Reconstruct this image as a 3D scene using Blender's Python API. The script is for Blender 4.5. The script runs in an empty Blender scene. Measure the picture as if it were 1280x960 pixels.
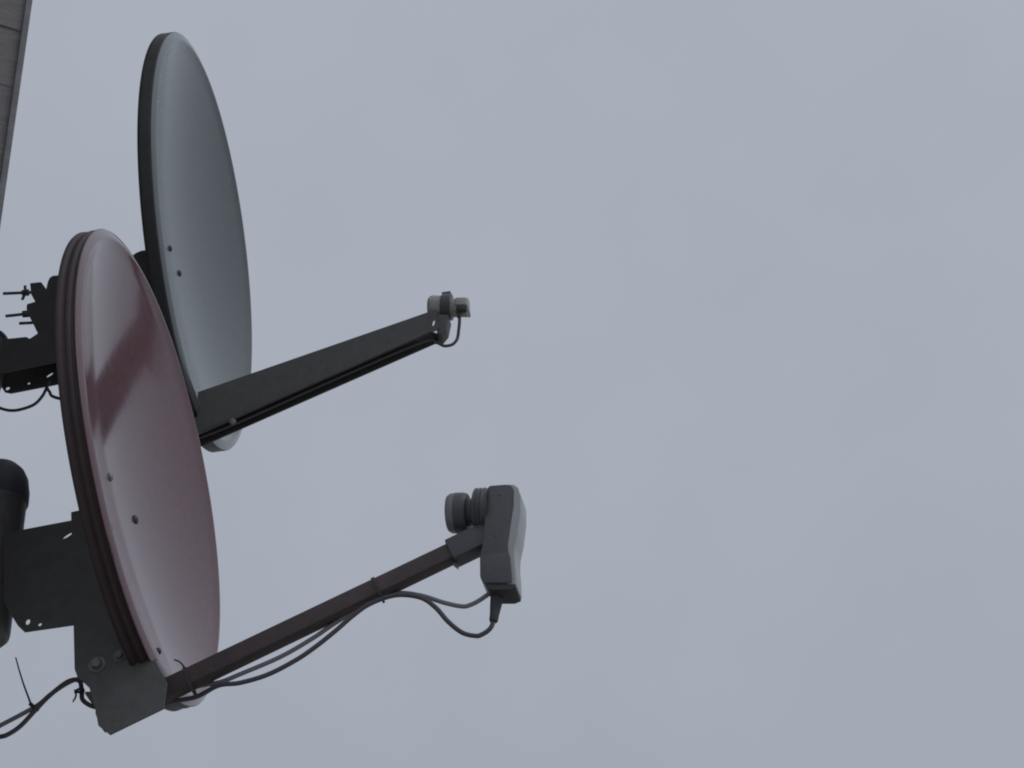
import bpy, bmesh, math, random
from math import radians as R, cos, sin, pi, sqrt
from mathutils import Vector as V, Matrix as M

random.seed(7)
SC = bpy.context.scene
COL = SC.collection

# ------------------------------------------------------------------ camera
cam_d = bpy.data.cameras.new("camera")
cam = bpy.data.objects.new("camera", cam_d)
COL.objects.link(cam)
cam.location = (0, 0, 1.6)
cam.rotation_euler = (R(90 + 36), 0, 0)
cam_d.sensor_width = 36
cam_d.lens = 36 * 3400 / 1280
cam_d.clip_start = 0.05
cam_d.clip_end = 5000
SC.camera = cam

# ------------------------------------------------------------------ world: overcast sky
SUN_EL, SUN_AZ = R(45), R(112)          # azimuth measured clockwise from +Y
w = bpy.data.worlds.new("World")
SC.world = w
w.use_nodes = True
nt = w.node_tree
nt.nodes.clear()
out = nt.nodes.new("ShaderNodeOutputWorld")
bg = nt.nodes.new("ShaderNodeBackground")
bg.inputs["Strength"].default_value = 0.1
sky = nt.nodes.new("ShaderNodeTexSky")
sky.sky_type = 'NISHITA'
sky.sun_disc = False
sky.sun_elevation = SUN_EL
sky.sun_rotation = SUN_AZ
tc = nt.nodes.new("ShaderNodeTexCoord")
# thin layered cloud: two soft noises over the whole vault
n1 = nt.nodes.new("ShaderNodeTexNoise")
n1.inputs["Scale"].default_value = 5.5
n1.inputs["Detail"].default_value = 3
n1.inputs["Roughness"].default_value = 0.45
n2 = nt.nodes.new("ShaderNodeTexNoise")
n2.inputs["Scale"].default_value = 22
n2.inputs["Detail"].default_value = 4
mx = nt.nodes.new("ShaderNodeMix")
mx.data_type = 'FLOAT'
mx.inputs[0].default_value = 0.28
cr = nt.nodes.new("ShaderNodeValToRGB")
cr.color_ramp.elements[0].position = 0.36
cr.color_ramp.elements[1].position = 0.66
cr.color_ramp.elements[0].color = (3.68, 4.04, 4.64, 1)
cr.color_ramp.elements[1].color = (3.96, 4.29, 4.85, 1)
mc = nt.nodes.new("ShaderNodeMix")
mc.data_type = 'RGBA'
mc.inputs[0].default_value = 0.94       # cloud cover
L = nt.links.new
L(tc.outputs["Generated"], n1.inputs["Vector"])
L(tc.outputs["Generated"], n2.inputs["Vector"])
L(n1.outputs["Fac"], mx.inputs[2])
L(n2.outputs["Fac"], mx.inputs[3])
L(mx.outputs[0], cr.inputs["Fac"])
L(sky.outputs["Color"], mc.inputs[6])
L(cr.outputs["Color"], mc.inputs[7])
sx = nt.nodes.new("ShaderNodeSeparateXYZ")
gm = nt.nodes.new("ShaderNodeMapRange")         # an overcast vault is brighter towards the zenith
gm.inputs["From Min"].default_value = 0.0
gm.inputs["From Max"].default_value = 1.0
gm.inputs["To Min"].default_value = 0.80
gm.inputs["To Max"].default_value = 1.20
vm = nt.nodes.new("ShaderNodeVectorMath")
vm.operation = 'SCALE'
L(tc.outputs["Generated"], sx.inputs[0])
L(sx.outputs["Z"], gm.inputs["Value"])
L(mc.outputs[2], vm.inputs[0])
L(gm.outputs["Result"], vm.inputs["Scale"])
L(vm.outputs[0], bg.inputs["Color"])
L(bg.outputs[0], out.inputs["Surface"])

# ------------------------------------------------------------------ sun behind the cloud
sd = bpy.data.lights.new("sun", 'SUN')
sd.energy = 0.5
sd.angle = R(40)
sd.color = (1.0, 0.97, 0.93)
so = bpy.data.objects.new("sun", sd)
COL.objects.link(so)
sdir = V((sin(SUN_AZ) * cos(SUN_EL), cos(SUN_AZ) * cos(SUN_EL), sin(SUN_EL)))
so.rotation_euler = sdir.to_track_quat('Z', 'Y').to_euler()
so.location = sdir * 20

SC.view_settings.view_transform = 'Standard'
SC.view_settings.look = 'None'
SC.view_settings.exposure = 0
SC.view_settings.gamma = 1
SC.render.film_transparent = False
SC.cycles.filter_width = 2.0


# ------------------------------------------------------------------ materials
def mat(name, col, rough=0.5, metal=0.0, coat=0.0, coat_rough=0.1, spec=0.5,
        var=0.12, vscale=40.0, bump=0.0, bscale=120.0, stretch=(1, 1, 1), dirt=None, dscale=9.0, dthr=(0.5, 0.75), dstretch=None):
    m = bpy.data.materials.new(name)
    m.use_nodes = True
    t = m.node_tree
    b = t.nodes["Principled BSDF"]
    b.inputs["Roughness"].default_value = rough
    b.inputs["Metallic"].default_value = metal
    b.inputs["Specular IOR Level"].default_value = spec
    b.inputs["Coat Weight"].default_value = coat
    b.inputs["Coat Roughness"].default_value = coat_rough
    c = t.nodes.new("ShaderNodeTexCoord")
    mp = t.nodes.new("ShaderNodeMapping")
    mp.inputs["Scale"].default_value = stretch
    n = t.nodes.new("ShaderNodeTexNoise")
    n.inputs["Scale"].default_value = vscale
    n.inputs["Detail"].default_value = 6
    n.inputs["Roughness"].default_value = 0.65
    r = t.nodes.new("ShaderNodeValToRGB")
    r.color_ramp.elements[0].position = 0.3
    r.color_ramp.elements[1].position = 0.7
    r.color_ramp.elements[0].color = tuple(x * (1 - var) for x in col) + (1,)
    r.color_ramp.elements[1].color = tuple(min(1, x * (1 + var)) for x in col) + (1,)
    k = t.links.new
    k(c.outputs["Object"], mp.inputs["Vector"])
    k(mp.outputs["Vector"], n.inputs["Vector"])
    k(n.outputs["Fac"], r.inputs["Fac"])
    src = r.outputs["Color"]
    if dirt:
        dn = t.nodes.new("ShaderNodeTexNoise")
        dn.inputs["Scale"].default_value = dscale
        dn.inputs["Detail"].default_value = 8
        dn.inputs["Roughness"].default_value = 0.7
        dr = t.nodes.new("ShaderNodeMapRange")
        dr.inputs["From Min"].default_value = dthr[0]
        dr.inputs["From Max"].default_value = dthr[1]
        dr.inputs["To Max"].default_value = 0.7
        if dstretch:                    # rain streaks run down the sheet
            dm = t.nodes.new("ShaderNodeMapping")
            dm.inputs["Scale"].default_value = dstretch
            k(c.outputs["Object"], dm.inputs["Vector"])
            k(dm.outputs["Vector"], dn.inputs["Vector"])
        else:
            k(c.outputs["Object"], dn.inputs["Vector"])
        k(dn.outputs["Fac"], dr.inputs["Value"])
        mm = t.nodes.new("ShaderNodeMix")
        mm.data_type = 'RGBA'
        mm.inputs[7].default_value = tuple(dirt) + (1,)
        k(dr.outputs["Result"], mm.inputs[0])
        k(src, mm.inputs[6])
        src = mm.outputs[2]
    k(src, b.inputs["Base Color"])
    rr = t.nodes.new("ShaderNodeMapRange")
    rr.inputs["To Min"].default_value = max(0.02, rough - 0.05)
    rr.inputs["To Max"].default_value = min(1, rough + 0.07)
    k(n.outputs["Fac"], rr.inputs["Value"])
    k(rr.outputs["Result"], b.inputs["Roughness"])
    if bump:
        bn = t.nodes.new("ShaderNodeTexNoise")
        bn.inputs["Scale"].default_value = bscale
        bn.inputs["Detail"].default_value = 4
        bp = t.nodes.new("ShaderNodeBump")
        bp.inputs["Strength"].default_value = bump
        bp.inputs["Distance"].default_value = 0.002
        k(mp.outputs["Vector"], bn.inputs["Vector"])
        k(bn.outputs["Fac"], bp.inputs["Height"])
        k(bp.outputs["Normal"], b.inputs["Normal"])
    return m


RED = mat("red_dish_paint", (0.155, 0.072, 0.088), rough=0.13, spec=0.5, coat=0.45, coat_rough=0.08,
          var=0.10, vscale=60, bump=0.35, bscale=7, dirt=(0.135, 0.09, 0.10), dscale=16, dthr=(0.48, 0.8), dstretch=(1, 1.6, 0.22))
GREY = mat("grey_dish_paint", (0.096, 0.112, 0.118), rough=0.26, spec=0.5, coat=0.55, coat_rough=0.16,
           var=0.08, vscale=60, bump=0.3, bscale=6, dirt=(0.10, 0.108, 0.11), dscale=16, dthr=(0.48, 0.8), dstretch=(1, 1.6, 0.22))
REDRIM = mat("shaded_red_rim", (0.064, 0.042, 0.045), rough=0.5, spec=0.35, var=0.15, vscale=50,  # darker copy of the red paint: shade on lip and back painted in
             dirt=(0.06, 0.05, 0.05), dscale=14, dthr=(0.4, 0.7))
GREYRIM = mat("shaded_grey_rim", (0.070, 0.070, 0.072), rough=0.5, spec=0.35, var=0.15, vscale=50,  # grey paint darkened likewise, the unlit side of the rim put into its colour
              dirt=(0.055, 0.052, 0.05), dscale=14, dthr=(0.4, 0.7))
DARK = mat("dark_bracket_paint", (0.145, 0.140, 0.139), rough=0.75, spec=0.3, var=0.12, vscale=50,
           bump=0.15, dirt=(0.155, 0.143, 0.138), dscale=16, dthr=(0.55, 0.8))
DARKRED = mat("dark_red_arm_paint", (0.090, 0.064, 0.064), rough=0.55, spec=0.45, var=0.2, vscale=60,
              dirt=(0.06, 0.055, 0.055), dscale=18, dthr=(0.45, 0.7))
ARMGREY = mat("dark_grey_arm_paint", (0.105, 0.103, 0.100), rough=0.5, spec=0.45, var=0.15, vscale=60)
ZINC = mat("dull_zinc", (0.22, 0.22, 0.222), rough=0.5, metal=0.3, var=0.2, vscale=200)
STEEL = mat("weathered_steel", (0.19, 0.185, 0.19), rough=0.55, metal=0.2, var=0.2, vscale=70, bump=0.1)
CAPM = mat("grey_rubber_cap", (0.12, 0.12, 0.14), rough=0.55, var=0.15, vscale=90)
LNBD = mat("grey_lnb_plastic", (0.095, 0.096, 0.106), rough=0.4, var=0.08, vscale=80)
LNBL = mat("pale_lnb_plastic", (0.40, 0.41, 0.42), rough=0.3, spec=0.6, var=0.07, vscale=60)
LNBW = mat("weathered_white_plastic", (0.42, 0.40, 0.38), rough=0.5, var=0.2, vscale=130)
CAPL = mat("dark_feed_cap_plastic", (0.10, 0.10, 0.11), rough=0.45, var=0.1, vscale=80)
CAPF = mat("grey_feed_cap_front", (0.26, 0.25, 0.28), rough=0.4, var=0.1, vscale=80)
RUB = mat("black_rubber", (0.060, 0.060, 0.062), rough=0.6, var=0.15, vscale=90)
CABK = mat("black_cable_sheath", (0.10, 0.088, 0.106), rough=0.45, var=0.05, vscale=150)
CAGR = mat("grey_cable_sheath", (0.26, 0.245, 0.27), rough=0.5, var=0.05, vscale=150)
WOOD = mat("weathered_board", (0.225, 0.214, 0.214), rough=0.85, spec=0.25, var=0.3, vscale=26,
           bump=0.7, bscale=30, stretch=(1.2, 8, 22), dirt=(0.185, 0.175, 0.175), dscale=6, dthr=(0.45, 0.75))
TRIM = mat("corner_trim_paint", (0.21, 0.20, 0.21), rough=0.8, spec=0.3, var=0.2, vscale=30, bump=0.3)
WALLM = mat("house_wall_render", (0.16, 0.155, 0.15), rough=0.9, spec=0.2, var=0.2, vscale=12, bump=0.4)
TILE = mat("roof_tile", (0.12, 0.07, 0.055), rough=0.8, spec=0.3, var=0.3, vscale=20)
SOIL = mat("ground_concrete", (0.36, 0.35, 0.33), rough=0.95, spec=0.2, var=0.35, vscale=3, bump=0.5, bscale=25)


# ------------------------------------------------------------------ mesh helpers
def obj(name, bm, m, parent=None, off=None, smooth=35):
    """link a bmesh as one mesh object; off = the parent's origin in the coordinates of the bmesh"""
    if off is not None:
        bmesh.ops.translate(bm, verts=bm.verts, vec=-V(off))
    bmesh.ops.recalc_face_normals(bm, faces=bm.faces)
    me = bpy.data.meshes.new(name)
    if smooth:
        ang = R(smooth)
        for f in bm.faces:
            f.smooth = True
        for e in bm.edges:
            if len(e.link_faces) == 2 and e.calc_face_angle(0) > ang:
                e.smooth = False
    bm.to_mesh(me)
    bm.free()
    me.materials.append(m)
    o = bpy.data.objects.new(name, me)
    COL.objects.link(o)
    if parent:
        o.parent = parent
    return o


def thing(name, label, cat, mw, group=None):
    o = bpy.data.objects.new(name, None)
    o.empty_display_size = 0.1
    COL.objects.link(o)
    o.matrix_world = mw
    o["label"] = label
    o["category"] = cat
    if group:
        o["group"] = group
    return o


def tag(o, label, cat, group=None):
    o["label"] = label
    o["category"] = cat
    if group:
        o["group"] = group
    return o


def basis(z):
    z = V(z).normalized()
    x = z.orthogonal().normalized()
    return x, z.cross(x), z


def lathe(bm, p0, axis, prof, seg=28, xdir=None):
    """revolve (distance along axis, radius) pairs round an axis through p0; ends closed"""
    p0 = V(p0)
    if xdir is None:
        x, y, z = basis(axis)
    else:
        z = V(axis).normalized()
        y = z.cross(V(xdir)).normalized()
        x = y.cross(z)
    rings = []
    for (t, r) in prof:
        rings.append([bm.verts.new(p0 + z * t + (x * cos(2 * pi * i / seg) + y * sin(2 * pi * i / seg)) * r)
                      for i in range(seg)])
    for a, b in zip(rings, rings[1:]):
        for i in range(seg):
            j = (i + 1) % seg
            bm.faces.new((a[i], a[j], b[j], b[i]))
    bm.faces.new(list(reversed(rings[0])))
    bm.faces.new(rings[-1])


def catmull(pts, n=8):
    pts = [V(p) for p in pts]
    P = [pts[0] * 2 - pts[1]] + pts + [pts[-1] * 2 - pts[-2]]
    o = []
    for i in range(1, len(P) - 2):
        a, b, c, d = P[i - 1], P[i], P[i + 1], P[i + 2]
        for k in range(n):
            t = k / n
            o.append(0.5 * ((2 * b) + (c - a) * t + (2 * a - 5 * b + 4 * c - d) * t * t
                            + (3 * b - a - 3 * c + d) * t ** 3))
    o.append(P[-2])
    return o


def tube(bm, pts, r, seg=10, n=8, r2=None):
    c = catmull(pts, n) if n else [V(p) for p in pts]
    rings = []
    prev = None
    for i, p in enumerate(c):
        t = (c[min(i + 1, len(c) - 1)] - c[max(i - 1, 0)]).normalized()
        x = t.orthogonal().normalized() if prev is None else (prev - t * prev.dot(t)).normalized()
        prev = x
        y = t.cross(x)
        rr = r if r2 is None else r + (r2 - r) * i / (len(c) - 1)
        rings.append([bm.verts.new(p + (x * cos(2 * pi * k / seg) + y * sin(2 * pi * k / seg)) * rr)
                      for k in range(seg)])
    for a, b in zip(rings, rings[1:]):
        for i in range(seg):
            j = (i + 1) % seg
            bm.faces.new((a[i], a[j], b[j], b[i]))
    bm.faces.new(list(reversed(rings[0])))
    bm.faces.new(rings[-1])


def plate(bm, outer, holes=(), s0=0.0, th=0.003):
    """a sheet in the (a, u) plane at depth s0, thickness th, with real holes cut through"""
    tmp = bmesh.new()
    for loop in [outer] + list(holes):
        vs = [tmp.verts.new((p[0], s0, p[1])) for p in loop]
        for i in range(len(vs)):
            tmp.edges.new((vs[i], vs[(i + 1) % len(vs)]))
    bmesh.ops.triangle_fill(tmp, use_beauty=True, use_dissolve=False, edges=tmp.edges[:], normal=(0, -1, 0))
    fs = tmp.faces[:]
    r = bmesh.ops.extrude_face_region(tmp, geom=fs)
    vs = [e for e in r["geom"] if isinstance(e, bmesh.types.BMVert)]
    bmesh.ops.translate(tmp, verts=vs, vec=(0, th, 0))
    bmesh.ops.recalc_face_normals(tmp, faces=tmp.faces)
    me = bpy.data.meshes.new("tmp")
    tmp.to_mesh(me)
    tmp.free()
    bm.from_mesh(me)
    bpy.data.meshes.remove(me)


def prism(bm, poly, s0, s1, bevel=0.0):
    """solid extrusion of an (a, u) polygon from s0 to s1, edges bevelled"""
    tmp = bmesh.new()
    a = [tmp.verts.new((p[0], s0, p[1])) for p in poly]
    b = [tmp.verts.new((p[0], s1, p[1])) for p in poly]
    n = len(poly)
    tmp.faces.new(a)
    tmp.faces.new(list(reversed(b)))
    for i in range(n):
        j = (i + 1) % n
        tmp.faces.new((a[i], b[i], b[j], a[j]))
    bmesh.ops.recalc_face_normals(tmp, faces=tmp.faces)
    if bevel:
        bmesh.ops.bevel(tmp, geom=tmp.edges[:], offset=bevel, segments=2, affect='EDGES', profile=0.6)
    me = bpy.data.meshes.new("tmp")
    tmp.to_mesh(me)
    tmp.free()
    bm.from_mesh(me)
    bpy.data.meshes.remove(me)


def beam(bm, p0, p1, h0, h1, wd, bevel=0.003, up=(0, 0, 1)):
    """rounded rectangular bar from p0 to p1 (height h0 to h1, width wd)"""
    tmp = bmesh.new()
    p0, p1 = V(p0), V(p1)
    z = (p1 - p0).normalized()
    x = V(up).cross(z).normalized()
    y = z.cross(x)
    q = []
    for p, h in ((p0, h0), (p1, h1)):
        q.append([tmp.verts.new(p + x * (sx * wd / 2) + y * (sy * h / 2))
                  for sx, sy in ((-1, -1), (1, -1), (1, 1), (-1, 1))])
    tmp.faces.new(q[0])
    tmp.faces.new(list(reversed(q[1])))
    for i in range(4):
        j = (i + 1) % 4
        tmp.faces.new((q[0][i], q[1][i], q[1][j], q[0][j]))
    bmesh.ops.recalc_face_normals(tmp, faces=tmp.faces)
    if bevel:
        bmesh.ops.bevel(tmp, geom=tmp.edges[:], offset=bevel, segments=2, affect='EDGES', profile=0.6)
    me = bpy.data.meshes.new("tmp")
    tmp.to_mesh(me)
    tmp.free()
    bm.from_mesh(me)
    bpy.data.meshes.remove(me)


def box(bm, lo, hi, bevel=0.0):
    prism(bm, [(lo[0], lo[2]), (hi[0], lo[2]), (hi[0], hi[2]), (lo[0], hi[2])], lo[1], hi[1], bevel)


def hole(a, u, ra, ru=None, ang=0.0, n=14):
    ru = ru or ra
    o = []
    for i in range(n):
        x, y = ra * cos(2 * pi * i / n), ru * sin(2 * pi * i / n)
        o.append((a + x * cos(ang) - y * sin(ang), u + x * sin(ang) + y * cos(ang)))
    return o


def hexbolt(bm, p, d, r=0.006, h=0.005, washer=True):
    if washer:
        lathe(bm, p, d, [(0, r * 1.5), (0.0015, r * 1.5)], 18)
    lathe(bm, V(p) + V(d).normalized() * 0.0015, d, [(0, r), (h * 0.8, r), (h, r * 0.8)], 6)


def roundbolt(bm, p, d, r=0.007, h=0.005):
    lathe(bm, p, d, [(0, r), (h * 0.4, r * 0.95), (h * 0.8, r * 0.65), (h, r * 0.25)], 18)


# ------------------------------------------------------------------ dish reflector
FL = 0.022
BOWL = 0.068


def bowl_at(s, u, As, Au):
    q2 = (s / (As - FL)) ** 2 + (u / (Au - FL)) ** 2
    return -0.0006 - BOWL * (1 - q2) if q2 < 1 else 0.0


def bowl_normal(s, u, As, Au):
    e = 1e-3
    da_s = (bowl_at(s + e, u, As, Au) - bowl_at(s - e, u, As, Au)) / (2 * e)
    da_u = (bowl_at(s, u + e, As, Au) - bowl_at(s, u - e, As, Au)) / (2 * e)
    return V((1, -da_s, -da_u)).normalized()


def egg(t):
    """the pressed rim is a little longer below than a true ellipse"""
    return 1 + EGG * max(0.0, -sin(t)) ** 3


EGG = 0.028


def ring_stack(bm, prof, As, Au, seg, drop):
    rows = []
    for d, a, q in prof:
        k = 1.0 if q is None else q
        aa = a if q is None else drop - BOWL * (1 - q * q)
        row = []
        for i in range(seg):
            t = 2 * pi * i / seg
            e = egg(t) if q is None else 1 + (egg(t) - 1) * k
            row.append(bm.verts.new((aa, (As - d) * k * cos(t), (Au - d) * k * sin(t) * e)))
        rows.append(row)
    for p, q in zip(rows, rows[1:]):
        for i in range(seg):
            j = (i + 1) % seg
            bm.faces.new((p[i], p[j], q[j], q[i]))
    return rows


TH = 0.0028
SHOULDER = [(0.0012, -0.0036, None), (0.0035, -0.0024, None), (0.0145, 0.0015, None), (0.0172, 0.0019, None), (0.0195, 0.0012, None)]


def reflector(As, Au):
    """the dished front sheet: shoulder and bowl"""
    bm = bmesh.new()
    prof = SHOULDER + [(FL, 0.0, 1 - i / 20 if i < 20 else 0.012) for i in range(21)]
    rows = ring_stack(bm, prof, As, Au, 160, -0.0006)
    bm.faces.new(rows[-1])
    return bm


def rim_shell(As, Au, lip):
    """the rolled lip (pairs of inset and depth) and the back of the sheet"""
    bm = bmesh.new()
    seg = 160
    back = [(FL, 0.0, 1 - i / 12 if i < 12 else 0.012) for i in range(12, -1, -1)]
    prof = back + [(0.0195, 0.0012 - TH, None), (0.0160, 0.0016 - TH, None), (TH * 1.6, -0.0026 - TH, None), (lip[0][0] + TH, lip[0][1], None)]
    prof += [(d, a, None) for d, a in lip] + [(0.0012, -0.0036, None)]
    rows = ring_stack(bm, prof, As, Au, seg, -0.0006 - TH)
    bm.faces.new(list(reversed(rows[0])))
    return bm


def dish_frame(c, az, el):
    n = V((cos(el) * cos(az), -cos(el) * sin(az), sin(el)))
    s = V((0, 0, 1)).cross(n).normalized()
    u = n.cross(s)
    m = M((n, s, u)).transposed().to_4x4()
    m.translation = V(c)
    return m


def world_of(fr, p):
    return fr @ V(p)


# ------------------------------------------------------------------ the ground
bm = bmesh.new()
bmesh.ops.create_grid(bm, x_segments=40, y_segments=40, size=1500)
g = obj("ground", bm, SOIL, smooth=0)
g["kind"] = "structure"

# ------------------------------------------------------------------ the house (its far right corner is in view, top left)
CORNER = V((-0.8265, 3.40, 0))
fd = V((0.925, 0.38, 0)).normalized()       # along the front, towards the corner
fn = V((0.38, -0.925, 0)).normalized()      # out of the front
hm = M((fd, -fn, V((0, 0, 1)))).transposed().to_4x4()
hm.translation = CORNER
HW, HD, HH = 7.0, 6.0, 6.9
house = thing("house", "dark weathered board house wall rising at the upper left edge of the picture", "house", hm)
bm = bmesh.new()
box(bm, (-HW, 0.012, -0.3), (-0.012, HD, HH))
obj("wall", bm, WALLM, house, smooth=0)
# boards: one mesh per side, linked copies up the wall
pitch = 0.128


def board_mesh(length):
    b = bmesh.new()
    nseg = 26
    prof = [(0.012, 0.0), (0.0005, 0.0), (-0.0012, 0.0015), (-0.0015, 0.02), (0.0, pitch + 0.004), (0.012, pitch + 0.004)]
    rings = []
    for i in range(nseg + 1):
        x = -0.011 - length * (i / nseg) ** 1.6
        dz = 0.0016 * sin(i * 1.7) + random.uniform(-0.0012, 0.0012)
        dy = random.uniform(-0.0008, 0.0008)
        rings.append([b.verts.new((x, y + (dy if y < 0.01 else 0), z + dz * (1 if z < 0.01 else 0.3))) for y, z in prof])
    for p, q in zip(rings, rings[1:]):
        for k in range(len(prof) - 1):
            b.faces.new((p[k], p[k + 1], q[k + 1], q[k]))
    b.faces.new(rings[0])
    b.faces.new(list(reversed(rings[-1])))
    return b


protos = [obj("weatherboard", board_mesh(HW - 0.03), WOOD, house, smooth=0) for _ in range(3)]
nb = int(HH / pitch)
z0 = 0.0
# board joints meet the corner where the photograph shows them (a lap about 4.91 m up)
phase = (4.937 % pitch)
for i in range(nb):
    z = phase + i * pitch
    if i < 3:
        o = protos[i]
    else:
        o = protos[random.randrange(3)].copy()
        COL.objects.link(o)
    o.location = (0, random.uniform(-0.0015, 0.0015), z)
bm = bmesh.new()
box(bm, (-0.0105, -0.009, -0.3), (0.0, 0.03, HH), 0.0015)
obj("corner_trim", bm, TRIM, house)
# roof
bm = bmesh.new()
rz = HH
prism(bm, [(-HW - 0.3, rz), (0.18, rz), (0.18, rz + 0.1), (-HW / 2, rz + 2.6), (-HW - 0.3, rz + 0.1)], -0.35, HD + 0.35)
obj("roof", bm, TILE, house, smooth=0)

# ================================================================== RED DISH
RC, RAZ, REL = (-0.5792, 3.6344, 4.0834), 0.2095, 0.1190
RF = dish_frame(RC, RAZ, REL)
RS, RU = 0.3694, 0.40155
ro = V((-0.10, 0.0, -0.26))          # origin of the Empty: back of the bracket
red = thing("satellite_dish", "dull red satellite dish in front, its feed arm carrying a large grey receiver head",
            "satellite dish", RF @ M.Translation(ro), "satellite dishes on the house corner")
lip = [(0.0005, -0.036), (-0.0008, -0.0335), (0.0, -0.0285), (0.0042, -0.0255), (0.0045, -0.0235), (0.0012, -0.020), (0.0002, -0.0165),
       (0.0012, -0.0135), (0.005, -0.0105), (0.0048, -0.0090), (0.0014, -0.0064), (0.0004, -0.0048)]
refl = obj("reflector", reflector(RS, RU), RED, red, ro, smooth=50)
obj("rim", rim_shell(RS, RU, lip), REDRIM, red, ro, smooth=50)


def on_bowl(s, u, As, Au):
    return V((bowl_at(s, u, As, Au), s, u)), bowl_normal(s, u, As, Au)


def rel_child(name, bm, m, parent, off, **k):
    return obj(name, bm, m, parent, off, **k)


for (s, u, mm, rr) in ((-0.0207, -0.0251, ZINC, 0.0075), (0.0911, -0.0367, RUB, 0.008), (0.012, -0.350, RUB, 0.006)):
    p, nn = on_bowl(s, u, RS, RU)
    b = bmesh.new()
    roundbolt(b, p - nn * 0.0005, nn, rr, 0.0055)
    obj("bolt", b, mm, refl, ro)

# back bracket: a channel of two cheeks, a back web and a floor
W = 0.052
cheek = [(-0.124, -0.10), (-0.124, -0.19), (-0.128, -0.20), (-0.124, -0.215), (-0.124, -0.245), (-0.1265, -0.25), (-0.1265, -0.30), (-0.124, -0.305), (-0.124, -0.392),
         (-0.112, -0.437), (-0.102, -0.441), (0.004, -0.410), (-0.030, -0.390), (-0.038, -0.350), (-0.046, -0.285),
         (-0.070, -0.20), (-0.080, -0.10)]
bm = bmesh.new()
# the near cheek is the deep one: it encloses the foot of the feed arm
deep = cheek[:9] + [(-0.120, -0.406), (-0.1015, -0.430), (-0.0935, -0.466), (-0.089, -0.499), (-0.0715, -0.519), (0.0125, -0.494), (0.0200, -0.450)] + cheek[11:]
plate(bm, deep, [], -W, 0.003)
plate(bm, cheek, [], W - 0.003, 0.003)
box(bm, (-0.1225, -W + 0.0032, -0.388), (-0.1195, W - 0.0032, -0.102))
prism(bm, [(-0.080, -0.099), (-0.122, -0.099), (-0.122, -0.102), (-0.080, -0.102)], -W + 0.0032, W - 0.0032)
prism(bm, [(-0.110, -0.4365), (-0.101, -0.4385), (0.002, -0.4085), (0.001, -0.4055), (-0.101, -0.4355), (-0.109, -0.4335)], -W + 0.0032, W - 0.0032)
br = obj("back_bracket", bm, DARK, red, ro, smooth=20)
bm = bmesh.new()
hexbolt(bm, (-0.088, -W, -0.393), (0, -1, 0), 0.009, 0.008)
obj("bolt", bm, ZINC, br, ro)
bm = bmesh.new()
hexbolt(bm, (-0.052, -W, -0.386), (0, -1, 0), 0.007, 0.006)
obj("bolt", bm, STEEL, br, ro)
# mast clamp: two plates that grip the pole, slotted
W2 = 0.0485
cl = [(-0.122, -0.1135), (-0.238, -0.109), (-0.238, -0.240), (-0.216, -0.287), (-0.2045, -0.3025), (-0.1265, -0.309), (-0.122, -0.309)]
clf = [(-0.122, -0.1135), (-0.252, -0.109), (-0.252, -0.190), (-0.122, -0.196)]
holes = [hole(-0.1312, -0.1400, 0.0105, 0.0030, R(25)), hole(-0.1990, -0.2855, 0.0040, 0.0056), hole(-0.1795, -0.2950, 0.0033)]
bm = bmesh.new()
plate(bm, cl, holes, -W2, 0.003)
plate(bm, clf, holes[:1], W2 - 0.003, 0.003)
clamp = obj("mast_clamp", bm, DARK, red, ro, smooth=20)
# feed arm
A0, A1 = V((-0.104, 0, -0.4618)), V((0.4750, 0, -0.2945))
bm = bmesh.new()
beam(bm, A0, A1, 0.0318, 0.0285, 0.0245, 0.0045)
arm = obj("feed_arm", bm, DARKRED, red, ro)
ad = (A1 - A0).normalized()
au = V((-ad.z, 0, ad.x))
# LNB (receiver head) in its own tilted axes
SL = bmesh.new()
beam(SL, V((0.4640, 0, -0.2977)), V((0.528, 0, -0.2792)), 0.0385, 0.0385, 0.031, 0.003)
lnb_parts = []
tri = [(0.4655, -0.318), (0.474, -0.3165), (0.4725, -0.3265)]
prism(SL, tri, -0.004, 0.004)
# clamp ring that holds the neck of the head
ax = V((-0.982, 0, 0.19)).normalized()      # feed axis, towards the bowl
axp = V((0.19, 0, 0.982)).normalized()
lathe(SL, V((0.5335, 0, -0.2355)), ax, [(0, 0.0355), (0.0215, 0.0355), (0.0225, 0.0345)], 32)
obj("arm_sleeve", SL, LNBD, red, ro)
body = [(0.5355, -0.2085), (0.5425, -0.2045), (0.5660, -0.2085), (0.5755, -0.2125), (0.5785, -0.2230), (0.5750, -0.250), (0.5655, -0.287), (0.5570, -0.322),
        (0.5570, -0.345), (0.5560, -0.372), (0.5545, -0.3895), (0.5150, -0.3800), (0.5090, -0.366), (0.5125, -0.326), (0.5190, -0.305), (0.5270, -0.262)]
bm = bmesh.new()
prism(bm, body, -0.0245, 0.0225, 0.003)
lnb = obj("receiver_head", bm, LNBD, red, ro)
bm = bmesh.new()
prism(bm, [(0.5480, -0.2080), (0.5720, -0.2095), (0.5800, -0.2125), (0.5848, -0.2195), (0.5868, -0.235), (0.5838, -0.262), (0.5750, -0.300), (0.5668, -0.325), (0.5640, -0.345),
           (0.5632, -0.365), (0.5605, -0.3920), (0.5460, -0.3880), (0.5450, -0.345), (0.5430, -0.322), (0.5500, -0.280)],
      -0.0236, 0.0216, 0.0025)
obj("rain_cover", bm, LNBL, lnb, ro)
bm = bmesh.new()
prism(bm, [(0.5165, -0.3790), (0.5530, -0.3885), (0.5600, -0.3915), (0.5590, -0.3965), (0.5490, -0.3985), (0.5170, -0.3905)], -0.0225, 0.0205, 0.002)
obj("socket_plate", bm, RUB, lnb, ro)
bm = bmesh.new()
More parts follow.
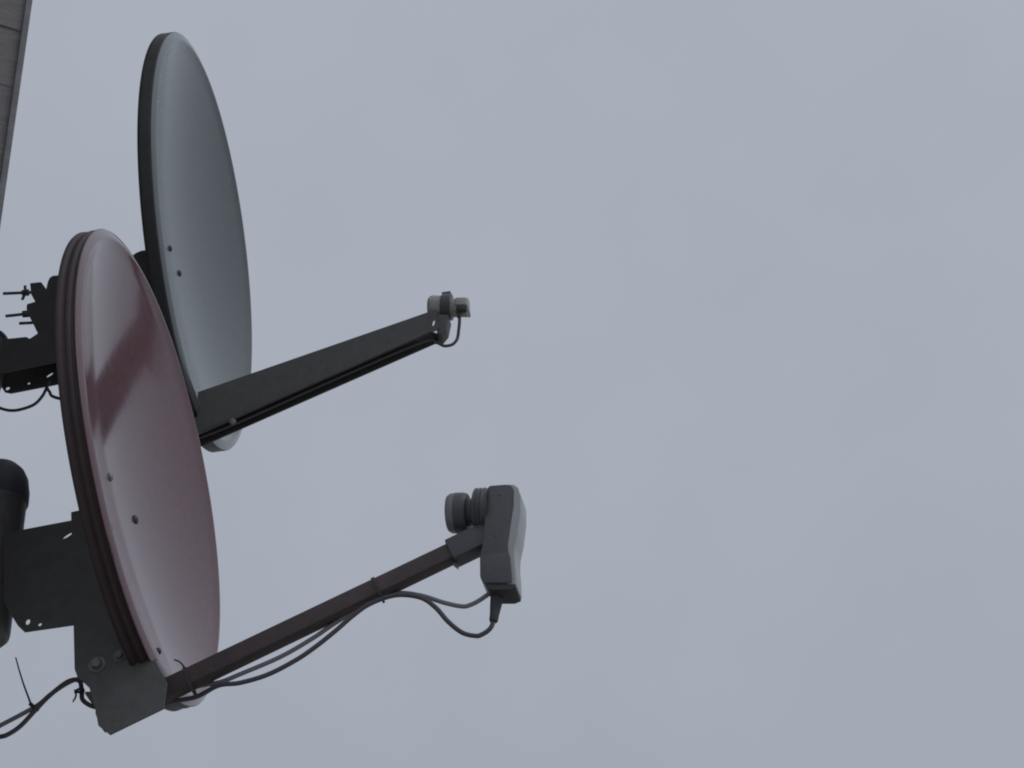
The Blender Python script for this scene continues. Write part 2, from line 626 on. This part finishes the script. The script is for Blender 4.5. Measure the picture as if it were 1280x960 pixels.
prism(bm, [(0.5118, -0.327), (0.5570, -0.334), (0.5580, -0.345), (0.5570, -0.372), (0.5555, -0.3893), (0.5142, -0.3795), (0.5078, -0.366)], -0.0256, 0.0236, 0.003)
obj("lower_shell", bm, LNBD, lnb, ro)
for u, a in ((-0.226, 0.556), (-0.300, 0.541)):
    bm = bmesh.new()
    roundbolt(bm, (a, -0.0238, u), (0, -1, 0), 0.0032, 0.0015)
    obj("screw", bm, LNBD, lnb, ro)
# feed horn: neck and cap
bm = bmesh.new()
lathe(bm, V((0.532, 0, -0.2355)), ax, [(0, 0.027), (0.024, 0.026), (0.0255, 0.0215), (0.050, 0.0205)], 36)
obj("feed_neck", bm, CAPL, lnb, ro)
bm = bmesh.new()
lathe(bm, V((0.4995, 0, -0.2290)), ax, [(0, 0.0285), (0.002, 0.0305), (0.008, 0.0318), (0.0185, 0.0320)], 40)
cap = obj("feed_cap", bm, CAPL, lnb, ro)
bm = bmesh.new()
lathe(bm, V((0.4995, 0, -0.2290)) + ax * 0.0186, ax, [(0, 0.0320), (0.008, 0.0312), (0.0125, 0.0285), (0.0140, 0.020), (0.0145, 0.006)], 40)
obj("cap_window", bm, CAPF, cap, ro)
# rings on the neck
for t in (0.004, 0.0105, 0.017):
    bm = bmesh.new()
    lathe(bm, V((0.5328, 0, -0.2355)) + ax * t, ax, [(0, 0.0362), (0.001, 0.0375), (0.003, 0.0375), (0.004, 0.0362)], 36)
    obj("neck_ring", bm, LNBD, lnb, ro)
# weather boot on the socket
bm = bmesh.new()
bt, bb = V((0.5262, 0, -0.3925)), V((0.5160, 0, -0.4330))
lathe(bm, bt, bb - bt, [(0, 0.0100), (0.012, 0.0092), (0.030, 0.0072), (0.040, 0.0068), (0.0425, 0.0058)], 20)
obj("connector_boot", bm, RUB, lnb, ro)

# ---- cables of the red dish (things of their own, in the same frame)
co = V((0.3597, 0, -0.3485))


def cable(name, pts, r, m, label, fr, off, group=None):
    t = tag(obj(name, (lambda b: (tube(b, [p if len(p) == 3 else (p[0], 0.0, p[1]) for p in pts], r, 10, 7), b)[1])(bmesh.new()), m, None, off, smooth=60),
            label, "cable", group)
    t.matrix_world = fr @ M.Translation(off)
    return t


YB, YG = -0.006, 0.008
k1 = [(0.5163, 0, -0.431), (0.5122, 0, -0.441), (0.5058, 0, -0.4475), (0.4957, 0, -0.4518), (0.4867, 0, -0.4521), (0.4668, 0, -0.4415), (0.4471, YB, -0.4166),
      (0.4313, YB, -0.3882), (0.4122, YB, -0.366), (0.3846, YB, -0.3528), (0.3597, YB, -0.3500), (0.3275, YB, -0.3565),
      (0.3009, YB, -0.3710), (0.2741, YB, -0.3896), (0.2409, YB, -0.4102), (0.2083, YB, -0.4265), (0.1632, YB, -0.4412), (0.119, YB, -0.4452),
      (0.085, 0.0, -0.4420), (0.045, 0.0165, -0.4430), (0.0, 0.0165, -0.4430), (-0.05, 0.0165, -0.4530), (-0.085, 0.0165, -0.4520), (-0.100, 0.010, -0.4420), (-0.1064, 0, -0.4360), (-0.1189, -0.002, -0.4285),
      (-0.1301, 0, -0.4145), (-0.1323, 0.004, -0.3968), (-0.1345, 0, -0.3805), (-0.1525, 0, -0.3775), (-0.1825, 0, -0.3955),
      (-0.2059, 0, -0.4163), (-0.2304, 0, -0.4388), (-0.2523, 0, -0.4491), (-0.2680, 0, -0.4500), (-0.285, 0.0, -0.460), (-0.296, 0.0, -0.52), (-0.30, 0, -0.62)]
k1 = [(p[0] - 0.2 * p[1], p[1], p[2] + 0.67 * p[1]) if len(p) == 3 and p[0] > 0.1 else p for p in k1]
cab_b = cable("coax_cable", k1, 0.0037, CABK, "black cable drooping lowest below the grey receiver head, then along the red arm", RF, co,
              "coaxial cables of the dishes")
k2 = [(0.5185, 0.0, -0.3815), (0.513, 0, -0.3841), (0.4997, 0, -0.3909), (0.486, 0, -0.3955), (0.4718, 0, -0.3955), (0.4447, 0, -0.382), (0.4152, YG, -0.363), (0.385, YG, -0.3495),
      (0.3661, YG, -0.3487), (0.3431, YG, -0.3522), (0.318, YG, -0.358), (0.297, YG, -0.366), (0.2684, YG, -0.379), (0.2356, YG, -0.3954), (0.1838, YG, -0.4155),
      (0.1199, YG, -0.4305), (0.085, 0.012, -0.4290), (0.045, 0.0170, -0.4250), (0.0, 0.0170, -0.4340), (-0.05, 0.0170, -0.4480), (-0.085, 0.0150, -0.4320), (-0.0980, 0.0, -0.4000),
      (-0.110, 0.012, -0.3815), (-0.128, 0.01, -0.3765), (-0.1395, 0.008, -0.3716), (-0.1589, 0.008, -0.376), (-0.1824, 0.006, -0.3895),
      (-0.2019, 0.004, -0.4048), (-0.2303, 0.0, -0.4190), (-0.2625, 0.0, -0.4300), (-0.285, 0, -0.440), (-0.305, 0.0, -0.50), (-0.31, 0, -0.62)]
k2 = [(p[0] - 0.2 * p[1], p[1], p[2] + 0.67 * p[1]) if len(p) == 3 and p[0] > 0.1 else p for p in k2]
cab_g = cable("coax_cable", k2, 0.0035, CAGR, "paler grey cable leaving the side of the grey receiver head above the black one", RF, co,
              "coaxial cables of the dishes")


def ztie(p, d, r, up, tail, label):
    b = bmesh.new()
    d = V(d).normalized()
    x, y, z = basis(d)
    # flat band round the bundle
    seg = 20
    rings = []
    for t, rr in ((-0.002, r[0]), (0.002, r[0])):
        rings.append([b.verts.new(V(p) + d * t + V((0, 1, 0)) * (r[1] * cos(2 * pi * i / seg)) + up * (r[0] * sin(2 * pi * i / seg))) for i in range(seg)])
        rings.append([b.verts.new(V(p) + d * t + V((0, 1, 0)) * ((r[1] - 0.0012) * cos(2 * pi * i / seg)) + up * ((r[0] - 0.0012) * sin(2 * pi * i / seg))) for i in range(seg)])
    for i in range(seg):
        j = (i + 1) % seg
        b.faces.new((rings[0][i], rings[0][j], rings[2][j], rings[2][i]))
        b.faces.new((rings[1][j], rings[1][i], rings[3][i], rings[3][j]))
        b.faces.new((rings[0][j], rings[0][i], rings[1][i], rings[1][j]))
        b.faces.new((rings[2][i], rings[2][j], rings[3][j], rings[3][i]))
    h = V(p) + up * (r[0] + 0.0014)
    box_o = bmesh.new()
    beam(b, h - d * 0.003, h + d * 0.003, 0.004, 0.004, 0.005, 0.0006, up=(0, 1, 0))
    box_o.free()
    if tail:
        tube(b, [h] + [V(q) for q in tail], 0.0019, 6, 5, r2=0.0012)
    o = obj("cable_tie", b, RUB, None, p, smooth=40)
    o.matrix_world = RF @ M.Translation(V(p))
    return tag(o, label, "cable tie", "black cable ties")


pc = A0 + ad * ((0.3448 + 0.104) / ad.x)
ztie(pc - au * 0.0035, ad, (0.0225, 0.0165), au, None, "black cable tie round the middle of the red feed arm and its cables")
pc = A0 + ad * ((0.0395 + 0.104) / ad.x)
ztie(pc - au * 0.006, ad, (0.0255, 0.0165), au, [pc + au * 0.026 + V((0, -0.004, 0)), pc + au * 0.034 + ad * -0.003 + V((0, -0.006, 0)), pc + au * 0.040 - ad * 0.009 + V((0, -0.008, 0))],
     "black cable tie with short upright tail low on the red feed arm by the dish")
pt = V((-0.2065, 0.001, -0.4105))
dt = V((0.70, 0, 0.62)).normalized()
ut = V((-dt.z, 0, dt.x))
ztie(pt, dt, (0.0085, 0.0055), ut, [V((-0.2160, 0, -0.3920)), V((-0.2235, 0, -0.3670)), V((-0.2305, 0, -0.3400)), V((-0.2365, 0, -0.3135))],
     "black cable tie with long thin tail on the two cables at lower left")
pt = V((-0.1325, 0.0, -0.3985))
ztie(pt, (0.05, 0, 1), (0.0062, 0.006), V((-1, 0, 0.05)), [V((-0.140, -0.002, -0.409)), V((-0.1445, -0.003, -0.4175))],
     "small black cable tie with cut tail on the cable loop behind the bracket")

# ---- pole of the red dish
wp = V((-0.834, 3.687))


def mast(x, y, z0, z1, r, label, cap, arms):
    t = thing("mast_pole", label, "mast pole", M.Translation(V((x, y, z0))), "mast poles on the house corner")
    o = V((x, y, z0))
    b = bmesh.new()
    lathe(b, (x, y, z0), (0, 0, 1), [(0, r - 0.006), (0.006, r - 0.001), (0.012, r), (z1 - z0, r)], 40)
    obj("pole", b, STEEL, t, o)
    if cap:
        b = bmesh.new()
        k = r / 0.0455 * 0.925
        lathe(b, (x, y, z1 - 0.025), (0, 0, 1), [(0, r + 0.0004), (0.0002, 0.0500 * k), (0.004, 0.0525 * k), (0.024, 0.0520 * k), (0.030, 0.0505 * k), (0.046, 0.0475 * k),
                                                 (0.060, 0.040 * k), (0.070, 0.029 * k), (0.076, 0.014 * k), (0.077, 0.003)], 44)
        obj("pole_cap", b, CAPM, t, o)
    else:
        b = bmesh.new()
        lathe(b, (x, y, z1), (0, 0, 1), [(0, r + 0.002), (0.008, r + 0.002), (0.012, r - 0.004)], 36)
        obj("pole_cap", b, CAPM, t, o)
    # two stand-offs to the side wall of the house
    d = (V((x, y, 0)) - CORNER).dot(fd) - 0.006
    b = bmesh.new()
    for z in arms:
        beam(b, V((x, y, z)) - fd * (r - 0.004), V((x, y, z)) - fd * (d + 0.004), 0.035, 0.035, 0.035, 0.003)
    pc_ = V((x, y, (arms[0] + arms[-1]) / 2)) - fd * (d + 0.0)
    beam(b, pc_ - V((0, 0, 0.13)), pc_ + V((0, 0, 0.13)), 0.008, 0.008, 0.07, 0.002, up=tuple(fd))
    obj("wall_bracket", b, DARK, t, o, smooth=20)
    return t


mast(wp.x, wp.y, 3.785, 4.064, 0.0455, "thick dark pole stub with domed cap clamped behind the red dish at lower left", True, (3.83, 4.02))

# ================================================================== GREY DISH
GC, GAZ, GEL = (-0.5734, 3.9661, 4.8178), 0.1605, 0.0466
EYE = V((0, 0, 1.6))
GK = 1.05                            # this one is a slightly larger model, 85 cm
GF = dish_frame([e + (c - e) * GK for c, e in zip(GC, EYE)], GAZ, GEL) @ M.Scale(GK, 4)
GS, GU = 0.3724, 0.4048
go = V((-0.12, 0.0, -0.22))
grey = thing("satellite_dish", "blue grey satellite dish standing behind and above the red one, with a broad tapering arm",
             "satellite dish", GF @ M.Translation(go), "satellite dishes on the house corner")
lip = [(0.001, -0.029), (-0.0003, -0.0275), (0.0, -0.022), (0.0, -0.0075), (0.0003, -0.0050)]
grefl = obj("reflector", reflector(GS, GU), GREY, grey, go, smooth=50)
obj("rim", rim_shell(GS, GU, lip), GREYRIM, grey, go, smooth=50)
for (s, u) in ((-0.0046, -0.0149), (0.0575, -0.0261)):
    p, nn = on_bowl(s, u, GS, GU)
    b = bmesh.new()
    roundbolt(b, p - nn * 0.0005, nn, 0.0065, 0.005)
    obj("bolt", b, RUB, grefl, go)
b = bmesh.new()
roundbolt(b, V((0.0, 0.150, -0.338)), V((1, 0, 0)), 0.007, 0.005)
obj("bolt", b, RUB, grefl, go)

# back bracket
W = 0.058
ck = [(-0.155, -0.074), (-0.125, -0.066), (-0.118, -0.060), (-0.108, -0.056), (-0.090, -0.056), (-0.078, -0.08), (-0.066, -0.18), (-0.046, -0.28), (-0.034, -0.33),
      (-0.05, -0.36), (-0.13, -0.36), (-0.155, -0.29)]
bm = bmesh.new()
plate(bm, ck, [], -W, 0.003)
plate(bm, ck, [], W - 0.003, 0.003)
box(bm, (-0.152, -W + 0.0032, -0.285), (-0.149, W - 0.0032, -0.08))
prism(bm, [(-0.122, -0.0655), (-0.108, -0.0585), (-0.090, -0.0585), (-0.090, -0.0615), (-0.108, -0.0615), (-0.122, -0.0685)], -W + 0.0032, W - 0.0032)
prism(bm, [(-0.05, -0.358), (-0.128, -0.358), (-0.128, -0.355), (-0.05, -0.355)], -W + 0.0032, W - 0.0032)
gb = obj("back_bracket", bm, DARK, grey, go, smooth=20)

# mast clamp: slotted channel plates, ending in a long edge at lower left
W2 = 0.030
cl = [(-0.150, -0.195), (-0.3060, -0.195), (-0.3200, -0.2045), (-0.3270, -0.1990), (-0.3880, -0.1975), (-0.3880, -0.262), (-0.3810, -0.2745), (-0.3690, -0.2790), (-0.270, -0.272), (-0.150, -0.262)]
holes = [hole(-0.3760, -0.2670, 0.0042), hole(-0.3360, -0.2620, 0.0028), hole(-0.2970, -0.2490, 0.0085, 0.0028, R(35))]
cln = [(-0.150, -0.195), (-0.3060, -0.195), (-0.3200, -0.2045), (-0.3270, -0.1990), (-0.3600, -0.1975), (-0.3740, -0.1985), (-0.3740, -0.262), (-0.3690, -0.2740), (-0.150, -0.2570)]
bm = bmesh.new()
plate(bm, cln, [], -W2, 0.003)
plate(bm, cl, holes, W2 - 0.003, 0.003)
gcl = obj("mast_clamp", bm, DARK, grey, go, smooth=20)

# elevation plate with the clamp blocks and threaded studs
sym = [(-0.3347, -0.0751), (-0.3254, -0.0948), (-0.3411, -0.098), (-0.3415, -0.1082), (-0.3366, -0.1242), (-0.331, -0.1364), (-0.3164, -0.1689),
       (-0.3120, -0.205), (-0.150, -0.205), (-0.150, -0.039), (-0.2884, -0.039), (-0.2950, -0.0385), (-0.3008, -0.0425), (-0.3040, -0.052), (-0.3060, -0.0683), (-0.3105, -0.0600), (-0.3170, -0.0497), (-0.3382, -0.0487)]
S1 = -0.026
near = [(a - 0.36 * 0.026 * -1, u - 0.8 * 0.026) for a, u in sym]
bm = bmesh.new()
prism(bm, near, S1, S1 + 0.004)
prism(bm, [(a, u) for a, u in near], 0.018, 0.022)
gel = obj("elevation_plate", bm, DARK, grey, go, smooth=20)
ka, ku = 0.36 * 0.026, -0.8 * 0.026
for (p0, p1, nut) in (((-0.3911, -0.0597), (-0.3350, -0.0665), -0.3540), ((-0.3828, -0.1144), (-0.3300, -0.1165), -0.3560), ((-0.3552, -0.1361), (-0.3200, -0.1400), None)):
    bm = bmesh.new()
    a, c2 = V((p0[0] + ka, S1 + 0.006, p0[1] + ku)), V((p1[0] + ka, S1 + 0.006, p1[1] + ku))
    d = (c2 - a).normalized()
    n = int((c2 - a).length / 0.0022)
    prof = []
    for i in range(n):
        prof += [(i * 0.0022, 0.0026), (i * 0.0022 + 0.0011, 0.0031)]
    lathe(bm, a, d, prof, 12)
    stud = obj("threaded_stud", bm, STEEL, gel, go)
# wing nut on the upper stud, hex nuts on the others
ctr = V((-0.3480 + ka, S1 + 0.006, -0.0650 + ku))
bm = bmesh.new()
lathe(bm, ctr - V((0.006, 0, -0.0006)), (1, 0, -0.1), [(0, 0.0055), (0.012, 0.0065)], 14)
for q in ((-0.3498, -0.0478), (-0.3532, -0.0812)):
    e = V((q[0] + ka, S1 + 0.006, q[1] + ku))
    beam(bm, ctr, e, 0.006, 0.0052, 0.003, 0.001, up=(1, 0, 0.2))
obj("wing_nut", bm, STEEL, gel, go)
for (x, z) in ((-0.3500, -0.1155), (-0.3440, -0.1160)):
    bm = bmesh.new()
    lathe(bm, V((x + ka, S1 + 0.006, z + ku)), (1, 0, -0.04), [(0, 0.0065), (0.001, 0.0072), (0.005, 0.0072), (0.006, 0.0065)], 6)
    obj("hex_nut", bm, STEEL, gel, go)

# feed arm: tapering channel, open underneath
W = 0.018
side = [(-0.0030, -0.3689), (0.428, -0.2570), (0.4335, -0.2590), (0.4380, -0.2990), (0.4330, -0.3025), (0.006, -0.4605), (-0.055, -0.478), (-0.055, -0.430), (-0.0030, -0.424)]
oval = hole(0.4285, -0.2855, 0.0020, 0.0066, R(-12))
bm = bmesh.new()
plate(bm, side, [oval], -W, 0.002)
far = [side[0], (0.395, -0.2658), (0.412, -0.2740), (0.4335, -0.2860)] + side[3:]
plate(bm, far, [], W - 0.002, 0.002)
prism(bm, [(0.006, -0.3670), (0.385, -0.2686), (0.3845, -0.2706), (0.008, -0.3688)], -W + 0.0021, W - 0.0021)
prism(bm, [(0.006, -0.3690), (0.008, -0.3690), (0.008, -0.425), (0.006, -0.425)], -W + 0.0021, W - 0.0021)
prism(bm, [(-0.054, -0.431), (0.006, -0.423), (0.006, -0.4255), (-0.054, -0.4335)], -W + 0.0021, W - 0.0021)
garm = obj("feed_arm", bm, ARMGREY, grey, go, smooth=20)
bm = bmesh.new()
lathe(bm, V((0.062, -W, -0.452 + 0.007)), (0, -1, 0), [(0, 0.0065), (0.003, 0.0058), (0.004, 0.002)], 16)
obj("bolt", bm, ZINC, garm, go)
# folded seam along the lower edge of the near cheek
bm = bmesh.new()
beam(bm, V((0.010, -W - 0.0012, -0.4570)), V((0.4240, -W - 0.0012, -0.3030)), 0.004, 0.004, 0.0025, 0.0008)
obj("edge_fold", bm, ARMGREY, garm, go)

# head of the grey dish
bm = bmesh.new()
prism(bm, [(0.4350, -0.2640), (0.4560, -0.2690), (0.4500, -0.2980), (0.4400, -0.3110), (0.4330, -0.3085), (0.4350, -0.2780)], -0.0155, 0.0155, 0.002)
obj("head_holder", bm, ARMGREY, grey, go)
gax = V((-0.985, 0, 0.12)).normalized()
bm = bmesh.new()
lathe(bm, V((0.4480, 0, -0.2390)), gax, [(0, 0.0205), (0.010, 0.0215), (0.020, 0.0225), (0.026, 0.0215), (0.030, 0.0175), (0.0315, 0.008)], 32)
ghead = obj("receiver_head", bm, LNBW, grey, go)
bm = bmesh.new()
lathe(bm, V((0.4600, 0, -0.2410)), gax, [(0, 0.0245), (0.016, 0.0245), (0.0175, 0.0228)], 32)
box(bm, (0.4440, -0.010, -0.2250), (0.4605, 0.008, -0.2110), 0.0015)
obj("collar", bm, LNBD, ghead, go)
bm = bmesh.new()
lathe(bm, V((0.4900, 0, -0.2465)), gax, [(0, 0.0160), (0.0015, 0.0172), (0.034, 0.0172)], 28)
obj("amplifier_tube", bm, LNBW, ghead, go)
bm = bmesh.new()
prism(bm, [(0.4700, -0.2360), (0.4905, -0.2395), (0.4918, -0.2570), (0.4700, -0.2530)], -0.0215, 0.0185, 0.003)
obj("end_housing", bm, LNBW, ghead, go)
bm = bmesh.new()
lathe(bm, V((0.4760, -0.012, -0.2560)), (-0.08, 0, -1), [(0, 0.0062), (0.010, 0.0058), (0.0105, 0.0042), (0.020, 0.0040)], 14)
obj("connector_boot", bm, RUB, ghead, go)
bm = bmesh.new()
box(bm, (0.4755, -0.0222, -0.2660), (0.4890, -0.0100, -0.2570), 0.001)
obj("socket_plate", bm, RUB, ghead, go)

gco = V((0.4576, 0, -0.3262))
k3 = [(0.4752, -0.012, -0.2740), (0.4740, -0.008, -0.2850), (0.4715, -0.004, -0.2980), (0.4683, 0, -0.3118), (0.4640, 0, -0.3205), (0.4565, 0, -0.3262), (0.4431, 0, -0.3262), (0.4288, 0, -0.3165),
      (0.400, 0, -0.312), (0.25, 0, -0.365), (0.02, 0, -0.450), (-0.06, 0, -0.455), (-0.12, 0, -0.40), (-0.20, 0, -0.355),
      (-0.2727, 0, -0.3246), (-0.2855, 0, -0.3099), (-0.2915, 0, -0.2960), (-0.2895, 0.006, -0.280)]
cable("coax_cable", k3, 0.0029, CABK, "thin black cable looping from the small white receiver head into the grey dish's arm", GF, gco, "coaxial cables of the dishes")
gc2 = V((-0.3391, 0, -0.3407))
k4 = [(-0.2880, 0.004, -0.275), (-0.2905, 0, -0.2930), (-0.2934, 0, -0.3042), (-0.3000, 0, -0.3190), (-0.3141, 0, -0.3340), (-0.3391, 0, -0.3407), (-0.3587, 0, -0.3394),
      (-0.3773, 0, -0.3310), (-0.40, 0, -0.315), (-0.43, 0.03, -0.31), (-0.46, 0.07, -0.36), (-0.47, 0.09, -0.50)]
cable("coax_cable", k4, 0.0029, CABK, "short black cable loop hanging under the grey dish's clamp at the left edge", GF, gc2, "coaxial cables of the dishes")

mast(-1.028, 4.2325, 4.666, 4.773, 0.0462, "dark pole end gripped by the grey dish's clamp at the left edge", False, (4.69, 4.755))
